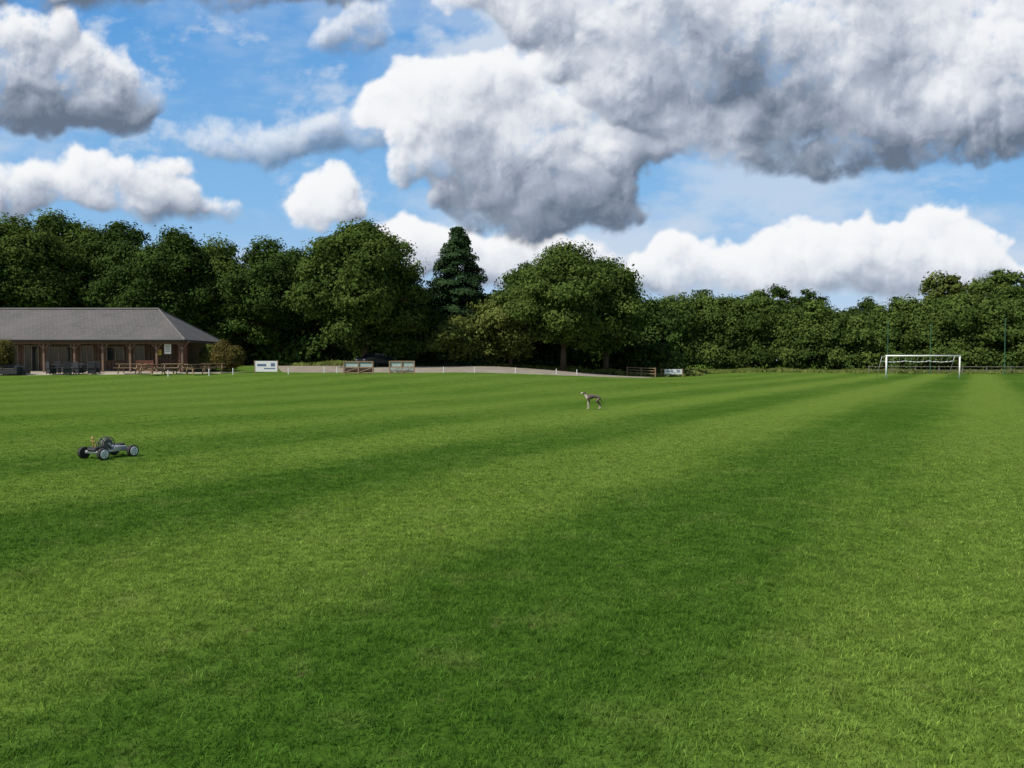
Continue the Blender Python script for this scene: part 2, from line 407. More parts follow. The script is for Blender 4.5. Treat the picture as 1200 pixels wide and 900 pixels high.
# ---------------------------------------------------------------- clubhouse
club=empty('clubhouse',(0,0,0))
XR=WX(217,62); XL=-66; YF=62; YB=70.5; zf=0.83; ze=WZ(398,62); zr=WZ(362.5,66.2); YM=(YF+YB)/2; XRr=WX(187,YM)
rm,nt,out=new_mat('roof_tiles')
tc=nt.nodes.new('ShaderNodeTexCoord').outputs['Object']
br=nt.nodes.new('ShaderNodeTexBrick'); br.inputs['Scale'].default_value=1.0; br.inputs['Brick Width'].default_value=.33; br.inputs['Row Height'].default_value=.27
br.inputs['Color1'].default_value=(.080,.075,.072,1); br.inputs['Color2'].default_value=(.108,.098,.093,1); br.inputs['Mortar'].default_value=(.04,.04,.04,1); br.inputs['Mortar Size'].default_value=.018
nt.links.new(tc,br.inputs['Vector'])
b=nt.nodes.new('ShaderNodeBsdfPrincipled'); b.inputs['Roughness'].default_value=.8
nt.links.new(mix(nt,maprange(nt,noise(nt,tc,.5,5),.35,.7,0,.5),br.outputs['Color'],(.125,.115,.108)),b.inputs['Base Color']); nt.links.new(b.outputs[0],out.inputs[0])
v=[(XL,YF,ze),(XR,YF,ze),(XR,YB,ze),(XL,YB,ze),(XL+4,YM,zr),(XRr,YM,zr)]
me=bpy.data.meshes.new('roof'); me.from_pydata(v,[],[(0,1,5,4),(1,2,5),(2,3,4,5),(3,0,4),(3,2,1,0)]); me.materials.append(rm); link(bpy.data.objects.new('roof',me),club)
m=MB(); m.tube((XL+4,YM,zr+.02),(XRr,YM,zr+.02),.10,.10,8)
for a,bb in(((XRr,YM,zr),(XR,YF,ze)),((XRr,YM,zr),(XR,YB,ze))): m.tube(a,bb,.08,.08,6)
m.obj('ridge_tiles',simple('ridge',(.13,.12,.115),.8,.15,4),club)
m=MB(); m.box(((XL+XR)/2,YF-.03,ze-.12),(XR-XL+.1,.04,.2)); m.box((XR+.03,(YF+YB)/2,ze-.12),(.04,YB-YF,.2)); m.obj('fascia',DWOOD,club)
m=MB(); m.tube((XL,YF-.11,ze-.02),(XR+.1,YF-.11,ze-.02),.06); 
for px in(60,212): x=WX(px,62); m.tube((x,YF-.1,ze-.05),(x,YF-.1,zf),.035)
m.obj('gutter',BLACKP,club)
m=MB(); m.box(((XL+XR)/2-.3,(YF+YB)/2,zf-.35),(XR-XL-.6,YB-YF-.6,.8)); m.obj('floor_slab',PAVE,club)
zf2=zf+.05
YW=64.2; H=ze-.1-zf2
m=MB(); m.box(((XL+XR)/2-.4,(YW+YB-.5)/2,zf2+H/2),(XR-XL-1.6,YB-.5-YW,H)); 
o=m.obj('walls',CLAD,club)
m=MB()
x=XL+1
while x<XR-1.2: m.box((x,YW-.012,zf2+H/2),(.025,.03,H-.02)); x+=.3
m.obj('cladding_battens',DWOOD,club)
m=MB(); fr=MB(); x=XL+2
for i,(a,b_,z0,z1) in enumerate([(-10,22,.1,2.1),(30,46,0,2.1),(56,84,.8,2.0),(96,110,0,2.1),(126,146,.9,2.0),(158,170,0,2.1)]):
    xa,xb=WX(a,YW),WX(b_,YW); m.box(((xa+xb)/2,YW-.02,zf2+(z0+z1)/2),(xb-xa,.05,z1-z0))
    for xx in(xa,xb,(xa+xb)/2): fr.box((xx,YW-.045,zf2+(z0+z1)/2),(.06,.07,z1-z0+.12))
    fr.box(((xa+xb)/2,YW-.047,zf2+z1),(xb-xa,.075,.06))
m.obj('windows',GLASS,club); fr.obj('window_frames',simple('frames',(.25,.2,.16),.6,.1,4),club)
m=MB()
for px in(8,52,88,121,153,184,214):
    x=WX(px,YF+.35); m.box((x,YF+.35,zf2+H/2),(.16,.16,H))
    for s in(-1,1): m.beam((x,YF+.35,zf2+H-.7),(x+s*.55,YF+.35,zf2+H-.05),.09,.09)
m.box(((XL+XR)/2,YF+.35,ze-.26),(XR-XL-.3,.12,.18))
m.obj('veranda_posts',simple('post_wood',(.16,.10,.065),.8,.25,6),club)
BR=simple('red_brick',(.28,.12,.08),.85,.25,9)
m=MB(); m.box(((WX(157,62.5)+WX(178,62.5))/2,62.9,zf2+.45),(1.45,.2,.9)); m.box((XR-.75,63.4,zf2+H/2),(.12,1.4,H)); m.obj('brick_panel',BR,club)
def sign(name,px,Yd,py,w,h,mat):
    x=WX(px,Yd); z=WZ(py,Yd); root=empty(name,(x,Yd,z)); m=MB(); m.box((0,0,0),(w,.03,h)); m.obj('board',mat,root)
    m=MB(); 
    for q in range(4): m.box((0,-.018,h*.3-q*h*.18),(w*.7,.006,h*.05))
    m.obj('lettering',BLACKP,root); m=MB(); m.box((0,.02,0),(w+.05,.02,h+.05)); m.obj('frame',DWOOD,root)
    g=zf2; m=MB(); m.beam((-w*.3,.05,g-z),(-w*.3,.05,h*.4),.05,.05); m.beam((w*.3,.05,g-z),(w*.3,.05,h*.4),.05,.05); m.obj('stand',DWOOD,root)
sign('notice_board',197,62.6,409,.55,.8,WHITE); sign('notice_board',187,62.6,413,.32,.45,YEL)
# ---------------------------------------------------------------- furniture
def picnic(px,Yd,rz):
    x=WX(px,Yd); g=Tz(x,Yd)+.04; r=empty('picnic_table',(x,Yd,g),rz); m=MB()
    for i in range(5): m.box((0,-.30+.15*i,.74),(1.8,.135,.04))
    m.obj('top',WOOD,r)
    m=MB()
    for s in(-1,1):
        for k in(0,1): m.box((0,s*(.64+.14*k),.45),(1.8,.125,.04))
    m.obj('benches',WOOD,r); m=MB()
    for s in(-1,1):
        xx=s*.62
        m.beam((xx,-.68,0),(xx,-.26,.72),.045,.09); m.beam((xx,.68,0),(xx,.26,.72),.045,.09)
        m.beam((xx+.04,-.80,.39),(xx+.04,.80,.39),.04,.09); m.beam((xx+.04,-.36,.68),(xx+.04,.36,.68),.04,.07)
        m.beam((xx,0,.40),(s*.1,0,.70),.04,.07)
    m.obj('legs',WOOD,r)
for px,Y_,rz in((152,58.5,.15),(178,56.8,1.2),(205,58.8,-.25),(232,57.4,.8),(250,61,.4)): picnic(px,Y_,rz)
def sofa(px,Yd,rz,w=1.5):
    x=WX(px,Yd); g=Tz(x,Yd)+.04; r=empty('rattan_sofa',(x,Yd,g),rz); m=MB()
    m.box((0,0,.2),(w,.75,.3)); m.box((0,.33,.5),(w,.14,.5)); 
    for s in(-1,1): m.box((s*(w/2+.05),0,.32),(.13,.78,.56))
    for sx in(-1,1):
        for sy in(-1,1): m.box((sx*w*.45,sy*.3,.03),(.06,.06,.08))
    m.obj('frame',RATTAN,r,bevel=.02); m=MB(); m.box((-w*.24,-.05,.41),(w*.46,.6,.12)); m.box((w*.24,-.05,.41),(w*.46,.6,.12)); m.obj('cushions',BLACKP,r,bevel=.04)
def rtable(px,Yd):
    x=WX(px,Yd); g=Tz(x,Yd)+.04; r=empty('rattan_table',(x,Yd,g),.2); m=MB(); m.box((0,0,.7),(1.3,.8,.05))
    for sx in(-1,1):
        for sy in(-1,1): m.box((sx*.55,sy*.32,.34),(.08,.08,.68))
    m.obj('table',RATTAN,r,bevel=.01)
def rchair(px,Yd,rz):
    x=WX(px,Yd); g=Tz(x,Yd)+.04; r=empty('rattan_chair',(x,Yd,g),rz); m=MB(); m.box((0,0,.42),(.5,.5,.08)); m.box((0,.24,.68),(.5,.06,.5)); m.box((0,0,.22),(.46,.46,.32))
    for sx in(-1,1):
        m.box((sx*.26,0,.6),(.05,.5,.05))
        for sy in(-1,1): m.box((sx*.22,sy*.22,.2),(.05,.05,.4))
    m.obj('chair',RATTAN,r,bevel=.01)
sofa(6,56.5,.1,1.8); sofa(26,57.5,-1.2,1.4); rtable(70,57.5); rchair(60,57.3,2.6); rchair(79,57,3.5); rchair(66,58.6,.2); rtable(100,58.5); rchair(92,58,2.9); rchair(108,57.9,3.4); rchair(113,59,.3); sofa(84,60.3,0.1,1.6)
# ---------------------------------------------------------------- banner, boards, posts
def banner(px,Yd,w,h,z0=.25):
    x=WX(px,Yd); g=Tz(x,Yd); r=empty('banner_sign',(x,Yd,g),.05); m=MB()
    m.box((0,0,z0+h/2),(w,.02,h)); m.obj('panel',WHITE,r); m=MB()
    for s in(-1,1): m.box((s*(w/2+.03),0,(z0+h+.1)/2-.1),(.06,.06,z0+h+.2))
    m.obj('posts',WOOD,r); m=MB(); m.box((-w*.2,-.014,z0+h*.62),(w*.4,.006,h*.22)); m.box((w*.15,-.014,z0+h*.3),(w*.5,.006,h*.1)); m.box((w*.3,-.0141,z0+h*.65),(w*.18,.006,h*.3)); m.obj('print',simple('blue_print',(.12,.17,.3),.5),r)
banner(312,61,1.75,.85,.12)
def crate_board(px,Yd,w,extra):
    x=WX(px,Yd); g=Tz(x,Yd); r=empty('pitch_side_gate',(x,Yd,g),.0); m=MB()
    n=2
    for i in range(n+1): m.box((-w/2+w*i/n,0,.48),(.09,.09,1.02))
    for z in(.12,.52,.96): m.box((0,0,z),(w-.1,.05,.08))
    for i in range(n): m.beam((-w/2+w*i/n+.06,-.03,.15),(-w/2+w*(i+1)/n-.06,-.03,.5),.04,.06)
    m.obj('frame',WOOD,r); m=MB(); 
    for i in range(n): m.box((-w/2+w*(i+.5)/n,.04,.72 if not(extra and i) else .68),(w/n-.12,.015,.40))
    m.obj('panels',TEAL,r); m=MB(); m.box((0,.35,.02+.25),(w,.02,.42)); m.box((-w/2,.2,.3),(.06,.4,.06)); m.box((w/2,.2,.3),(.06,.4,.06)); m.obj('rear_support',TEAL if not extra else DWOOD,r)
crate_board(420,58.5,2.2,True); crate_board(471,59.5,1.9,False)
rp=empty('white_post_row',(0,0,0)); m=MB()
def P3(px,Yd): x=WX(px,Yd); return x,Yd,Tz(x,Yd)
for px,Yd in((197,54.5),(245,56),(273,58),(338,58),(380,62),(395,62),(520,63),(556,64),(604,66),(652,69),(676,71)):
    x,y_,g=P3(px,Yd); m.tube((x,y_,g-.1),(x,y_,g+.45),.035,.035,7); m.tube((x,y_,g+.45),(x,y_,g+.5),.035,.015,7)
m.obj('posts',WHITE,rp)
def rail_fence(name,pts,h,rails,mat,step=2.5,pw=.1,rp_=.05):
    r=empty(name); m=MB(); pr=None
    for a,b_ in zip(pts[:-1],pts[1:]):
        L=math.dist(a,b_); n=max(1,int(L/step))
        for i in range(n+1):
            t=i/n; x=a[0]+(b_[0]-a[0])*t; y_=a[1]+(b_[1]-a[1])*t; g=Tz(x,y_)
            if not(pr and math.dist(pr[:2],(x,y_))<.1):
                m.box((x,y_,g+h/2-.1),(pw,pw,h+.2))
            if pr and math.dist(pr[:2],(x,y_))>.1:
                for z in rails: m.beam((pr[0],pr[1]-pw*.6,pr[2]+z),(x,y_-pw*.6,g+z),.035,rp_*1.6)
            pr=(x,y_,g)
    m.obj('posts_and_rails',mat,r)
rail_fence('wooden_fence',[(WX(735,84),84),(WX(768,82),82)],1.0,(.35,.65,.92),WOOD,1.6)
rail_fence('wooden_fence',[(WX(775,84),84),(WX(800,84),84)],.9,(.4,.8),WOOD,1.6)
banner(789,83,1.9,.55,.3)
rail_fence('wooden_fence',[(WX(1018,100),100),(WX(1300,96),96)],1.0,(.45,.9),simple('grey_wood',(.17,.16,.12),.85),2.8)
for px,Yd,tp in((1040,98,374),(1090,98,380),(1177,96,374)):
    x,y_,g=P3(px,Yd); r=empty('net_pole',(x,y_,g)); m=MB(); h=WZ(tp,Yd)-g; m.tube((0,0,-.2),(0,0,h),.055,.04,8); m.box((0,0,.05),(.3,.3,.1)); m.tube((0,0,h),(0,0,h+.1),.07,.02,8); m.obj('pole',GREENP,r)
# rough long grass fringe along the far edge of the pitch
def fringe(name,pts,mat,seed,n=16000,hh=.32,wd=1.3):
    r=np.random.default_rng(seed); pts=np.array(pts,float); s=np.linspace(0,1,len(pts)); t=r.random(n)
    x=np.interp(t,s,pts[:,0])+r.normal(0,wd*.3,n); y=np.interp(t,s,pts[:,1])+r.normal(0,wd,n)
    h=hh*r.uniform(.3,1.3,n)*(.6+.6*np.abs(np.sin(x*.7)*np.cos(x*.23+1))); g=T(x,y)
    P=np.stack([x,y,g+h*.45],-1); N=np.stack([r.normal(0,.5,n),-np.ones(n),r.uniform(0,1.2,n)],-1)
    V,t4=leaves(P,N,h+.12,np.clip(r.beta(2,2,n),0,1),r); leaf_obj(name,V,t4,mat)
fringe('long_grass',[(WX(760,104),104),(WX(900,110),110),(WX(1020,104),104),(WX(1280,98),98)],LM_light,51,20000,.42,1.8)
fringe('long_grass',[(-24,86.5),(-8,87.5),(4,87),(17,86),(22,92)],LM_light,52,9000,.5,1.0)
# ---------------------------------------------------------------- goal
gx0,gx1,gy=WX(1038.5,75.7),WX(1124.5,75.7),75.7
g0=empty('football_goal',(0,0,0)); m=MB(); zt=WZ(417,75.7)
for x in(gx0,gx1): m.tube((x,gy,-.1),(x,gy,zt),.07,.07,12)
m.tube((gx0-.07,gy,zt),(gx1+.07,gy,zt),.075,.075,12); m.obj('front_frame',WHITE,g0,True)
m=MB()
for x in(gx0,gx1):
    m.tube((x,gy,zt-.02),(x,gy+.9,zt-.05),.025); m.tube((x,gy+.9,zt-.05),(x,gy+2.0,.03),.025)
m.obj('back_frame',GREYM,g0,True)
m=MB(); n=18; pr=None
for i in range(n+1):
    t=i/n; p=(gx0+(gx1-gx0)*t,gy+1.15,1.72-.10*abs(math.sin(t*math.pi*3))-0.02*math.sin(i*3))
    if pr: m.tube(pr,p,.045,.045,6)
    pr=p
m.obj('rolled_net',simple('net',(.6,.62,.6),.8,.15,30),g0,True)
m=MB()
for i in range(13):
    x=gx0+(gx1-gx0)*i/12; m.tube((x,gy+.9,zt-.06),(x,gy+1.15,1.70),.008,.008,4)
m.obj('net_cords',WHITE,g0)
# ---------------------------------------------------------------- car
def car(px,Yd,rz):
    x=WX(px,Yd); g=Tz(x,Yd)+.03; r=empty('parked_car',(x,Yd,g),rz)
    prof=[(-2.1,.35),(-2.15,.75),(-2.0,.95),(-1.2,1.02),(-.55,1.45),(.9,1.48),(1.6,1.1),(2.05,1.0),(2.1,.4),(1.75,.28),(-1.75,.28)]
    bmv=[];n=len(prof)
    for s in(-1,1):
        for a,z in prof: bmv.append((a,s*(.86 if z<1.1 else .68),z))
    f=[tuple(range(n)),tuple(reversed(range(n,2*n)))]+[(i+n,(i+1)%n+n,(i+1)%n,i) for i in range(n)]
    me=bpy.data.meshes.new('body'); me.from_pydata(bmv,[],f); me.materials.append(simple('car_paint',(.02,.022,.03),.25,.05,2)); o=link(bpy.data.objects.new('body',me),r)
    md=o.modifiers.new('b','BEVEL'); md.width=.06; md.segments=3
    m=MB()
    for s in(-1,1):
        m.beam((-.85,s*.79,1.2),(0,s*.75,1.24),.02,.3); m.beam((.1,s*.75,1.24),(1.1,s*.77,1.2),.02,.28)
    m.beam((-1.07,0,1.22),(-.75,0,1.34),1.25,.05); m.obj('windows',GLASS,r)
    m=MB()
    for a in(-1.35,1.35):
        for s in(-1,1): m.tube((a,s*.72,.32),(a,s*.9,.32),.32,.32,20)
    m.obj('wheels',RUBBER,r); m=MB()
    for a in(-1.35,1.35):
        for s in(-1,1): m.tube((a,s*.905,.32),(a,s*.92,.32),.19,.17,14)
    m.obj('hubcaps',GREYM,r); m=MB()
    for s in(-1,1): m.box((-2.12,s*.6,.7),(.08,.3,.14)); m.box((2.07,s*.65,.85),(.08,.2,.15))
    m.obj('lamps',WHITE,r)
car(441,80,.9)
# ---------------------------------------------------------------- line marking robot
ang=math.atan2(.5,.25)
rb=empty('line_marking_robot',(-6.965,13.22,0.0),ang)
WR=.100
m=MB();h=MB();sp=MB();tr=MB()
for a in(-.28,.28):
    for s in(-1,1):
        y0=s*.25
        m.tube((a,y0-.036,WR),(a,y0+.036,WR),WR,WR,32)
        h.tube((a,y0+s*.037,WR),(a,y0+s*.046,WR),.077,.070,28)
        sp.tube((a,y0+s*.047,WR),(a,y0+s*.060,WR),.022,.016,14)
        for k in range(5):
            t=k*1.2566; tr.beam((a+math.cos(t)*.03,y0+s*.0475,WR+math.sin(t)*.03),(a+math.cos(t)*.06,y0+s*.0475,WR+math.sin(t)*.06),.010,.003)
m.obj('tyres',RUBBER,rb,bevel=.010); h.obj('wheel_hubs',WHITE,rb); sp.obj('hub_caps',GREYM,rb); tr.obj('hub_slots',BLACKP,rb)
m=MB()
for a in(-.28,.28): m.tube((a,-.22,WR),(a,.22,WR),.014); m.box((a,0,WR+.03),(.06,.36,.03))
m.box((0,-.12,.125),(.60,.035,.035)); m.box((0,.12,.125),(.60,.035,.035)); m.box((.13,0,.163),(.24,.29,.06)); m.obj('chassis',GREYM,rb,bevel=.006)
m=MB(); m.box((-.23,0,.165),(.15,.22,.08)); m.box((.22,.0,.205),(.10,.16,.04)); m.tube((-.30,-.1,.16),(-.30,.1,.16),.03,.03,12); m.obj('battery_box',BLACKP,rb,bevel=.012)
m=MB()
for y in(-.055,.055):
    n=28
    for i in range(n):
        t0=2*math.pi*i/n; t1=2*math.pi*(i+1)/n
        m.tube((-.04+math.cos(t0)*.112,y,.245+math.sin(t0)*.112),(-.04+math.cos(t1)*.112,y,.245+math.sin(t1)*.112),.009,.009,6)
    for k in range(6):
        t=k*math.pi/3; m.beam((-.04,y,.245),(-.04+math.cos(t)*.11,y,.245+math.sin(t)*.11),.008,.014)
m.tube((-.04,-.05,.245),(-.04,.05,.245),.085,.085,24); m.obj('paint_reel',simple('reel_grey',(.13,.135,.12),.6,.1,10),rb)
m=MB(); m.tube((-.04,-.085,.245),(-.04,.085,.245),.016); m.beam((-.04,-.075,.245),(.05,-.075,.14),.012,.022); m.beam((-.04,.075,.245),(.05,.075,.14),.012,.022); m.obj('reel_bracket',GREYM,rb)
m=MB(); m.tube((-.25,.05,.19),(-.25,.05,.34),.011); m.tube((-.25,.05,.34),(-.25,.05,.385),.030,.022,14); m.tube((-.25,-.01,.30),(-.25,.11,.30),.010); m.tube((-.25,-.02,.20),(-.25,-.02,.25),.018); m.obj('nozzle_post',BRASS,rb)
m=MB(); pr=None
for i in range(14):
    t=i/13; p=(-.25+.2*t,-.02-.03*math.sin(t*3),.25+.12*math.sin(t*math.pi)-.1*t)
    if pr: m.tube(pr,p,.007,.007,6)
    pr=p
m.obj('hose',BLACKP,rb)
# ---------------------------------------------------------------- dog
dm,nt,out=new_mat('dog_coat')
tc=nt.nodes.new('ShaderNodeTexCoord').outputs['Object']
sx=nt.nodes.new('ShaderNodeSeparateXYZ'); nt.links.new(tc,sx.inputs[0])
n_=noise(nt,tc,7,3)
zz=math_n(nt,'ADD',sx.outputs[2],math_n(nt,'MULTIPLY',math_n(nt,'SUBTRACT',n_,.5),.10))
xx=math_n(nt,'ADD',sx.outputs[0],math_n(nt,'MULTIPLY',math_n(nt,'SUBTRACT',n_,.5),.08))
sock=maprange(nt,zz,.10,.14,1,0)
fleg=math_n(nt,'MULTIPLY',maprange(nt,xx,-.14,-.10,1,0),maprange(nt,zz,.26,.31,1,0))
chest=math_n(nt,'MULTIPLY',maprange(nt,xx,-.215,-.185,1,0),maprange(nt,zz,.52,.55,1,0)); muz=maprange(nt,xx,-.365,-.345,1,0)
w_=math_n(nt,'MAXIMUM',math_n(nt,'MAXIMUM',sock,fleg),math_n(nt,'MAXIMUM',chest,muz))
b=nt.nodes.new('ShaderNodeBsdfPrincipled'); b.inputs['Roughness'].default_value=.6
nt.links.new(mix(nt,w_,mix(nt,n_,(.085,.060,.050),(.15,.11,.09)),(.52,.43,.36)),b.inputs['Base Color']); nt.links.new(b.outputs[0],out.inputs[0])
vs=[(0.19,0,.440),(.08,0,.462),(-.05,0,.440),(-.15,0,.410),(-.225,0,.465),(-.265,0,.525),(-.300,0,.578),(-.350,0,.568),(-.400,0,.553),(-.430,0,.545)]
rd=[(.062,.070),(.054,.058),(.070,.090),(.074,.108),(.052,.062),(.040,.046),(.046,.044),(.033,.032),(.021,.021),(.015,.014)]
ed=[(i,i+1) for i in range(9)]
def add(parent,pts,rs):
    p=parent
    for q,r in zip(pts,rs): vs.append(q); rd.append(r); ed.append((p,len(vs)-1)); p=len(vs)-1
for s in(-1,1):
    o_=.035*s
    add(0,[(.225,s*.055,.385),(.165+o_,s*.068,.285),(.205+o_,s*.068,.225),(.275+o_,s*.068,.150),(.258+o_,s*.068,.045),(.225+o_,s*.068,.016)],[(.050,.062),(.036,.040),(.024,.024),(.016,.018),(.014,.014),(.019,.013)])
    add(3,[(-.175,s*.055,.36),(-.125+o_,s*.060,.285),(-.150+o_,s*.060,.180),(-.148+o_,s*.060,.045),(-.178+o_,s*.060,.016)],[(.040,.052),(.026,.030),(.018,.019),(.014,.014),(.019,.013)])
add(0,[(.255,0,.425),(.300,0,.340),(.318,0,.250),(.345,0,.180)],[.026,.014,.010,.007])
me=bpy.data.meshes.new('dog'); me.from_pydata(vs,ed,[]); me.materials.append(dm)
dg=bpy.data.objects.new('dog',me); link(dg); md=dg.modifiers.new('skin','SKIN'); md.use_smooth_shade=True
for i,r in enumerate(rd):
    r=r if isinstance(r,tuple) else(r,r); me.skin_vertices[0].data[i].radius=r; me.skin_vertices[0].data[i].use_root=(i==0)
s_=dg.modifiers.new('sub','SUBSURF'); s_.levels=2; s_.render_levels=2
dg.location=(WX(694.5,26.6),26.6,0.004); dg.rotation_euler=(0,0,.12)
m=MB()
for s in(-1,1):
    b0=len(m.v); m.v+= [(-.292,s*.018,.612),(-.288,s*.047,.607),(-.250,s*.062,.576),(-.243,s*.036,.588),(-.272,s*.052,.610)]
    m.f+=[(b0,b0+1,b0+4),(b0+1,b0+2,b0+4),(b0+2,b0+3,b0+4),(b0+3,b0,b0+4)]
m.obj('ears',dm,dg)
m=MB(); m.tube((-.440,-.008,.548),(-.440,.008,.548),.011)
for s in(-1,1): m.tube((-.335,s*.032,.588),(-.338,s*.040,.590),.007,.005,8)
m.obj('nose_and_eyes',BLACKP,dg)

# ---------------------------------------------------------------- sky with clouds
def hashg(ix,iy,seed):
    h=(ix.astype(np.int64)*374761393+iy.astype(np.int64)*668265263+seed*982451653)&0xffffffff
    h=((h^(h>>13))*1274126177)&0xffffffff
    return ((h^(h>>16))&0xffff)/65535.0
def vnoise(x,y,seed):
    ix=np.floor(x);iy=np.floor(y);fx=x-ix;fy=y-iy
    fx=fx*fx*fx*(fx*(fx*6-15)+10);fy=fy*fy*fy*(fy*(fy*6-15)+10)
    a=hashg(ix,iy,seed);b=hashg(ix+1,iy,seed);c=hashg(ix,iy+1,seed);d=hashg(ix+1,iy+1,seed)
    return (a*(1-fx)+b*fx)*(1-fy)+(c*(1-fx)+d*fx)*fy-0.5
def fbm(x,y,sc,octv,seed,gain=.5,bil=False):
    s=0;a=1;x=x/sc;y=y/sc;t=0
    for i in range(octv):
        v=vnoise(x,y,seed+i*17)
        s=s+a*(np.abs(v)*2-.5 if bil else v); x,y=(x*1.6+y*1.2)+3.1,(-x*1.2+y*1.6)+7.7; t+=a*.5; a*=gain
    return s/t
def lin(c): 
    c=np.array(c)/255.0; return np.where(c<=.04045,c/12.92,((c+.055)/1.055)**2.4)
ST=1.35
px=np.concatenate([np.arange(-2600,-90,20),np.arange(-90,1292,ST),np.arange(1292,3800,20)])
py=np.concatenate([np.arange(560,446,-12),np.arange(446,-130,-ST),np.arange(-130,-420,-14)])
GX,GY=np.meshgrid(px,py)
def blur(A,k):
    for ax in(0,1):
        for _ in range(2):
            P=np.pad(A,[(k,k) if i==ax else(0,0) for i in(0,1)],mode='edge'); c=np.cumsum(P,axis=ax)
            c=np.concatenate([np.zeros_like(np.take(c,[0],axis=ax)),c],axis=ax)
            n=A.shape[ax]; A=(np.take(c,np.arange(2*k+1,2*k+1+n),axis=ax)-np.take(c,np.arange(0,n),axis=ax))/(2*k+1)
    return A
def shift(A,dx,dy):
    H,W=A.shape; iy=np.clip(np.arange(H)+dy,0,H-1); ix=np.clip(np.arange(W)+dx,0,W-1)
    return A[iy][:,ix]
top=lin((88,154,218)); midc=lin((134,185,231)); hor=lin((188,212,235))
e=np.clip((424-GY)/424,0,1)[...,None]
sky=np.where(e<.45,hor+(midc-hor)*(e/.45),midc+(top-midc)*((e-.45)/.55))
ve=sstep((fbm(GX,GY*2.4,230,7,5,.58)+.16)/.6)*np.clip(1.2-e[...,0]*0.75,0.2,1)*.75
ve=np.maximum(ve,.88*sstep((fbm(GX,GY*1.5,130,7,77,.6)+.16)/.5)*sstep((GX-400)/160)*sstep((170-GY)/120))
ve=np.maximum(ve,.6*sstep((fbm(GX,GY*1.8,90,7,78,.62)-.02)/.5)*sstep((300-GY)/80))
ve=np.maximum(ve,.6*sstep((fbm(GX,GY*3.2,150,7,79,.6)+.12)/.5)*sstep((GX-740)/80)*sstep((GY-190)/30)*sstep((300-GY)/50))
sky=sky*(1-ve[...,None])+lin((212,222,235))*ve[...,None]
def shadecol(s):
    k=[0,.25,.5,.75,1]; cs=np.array([lin((104,117,137)),lin((140,151,169)),lin((178,187,202)),lin((216,221,230)),lin((248,249,251))])
    return np.stack([np.interp(s,k,cs[:,i]) for i in range(3)],-1)
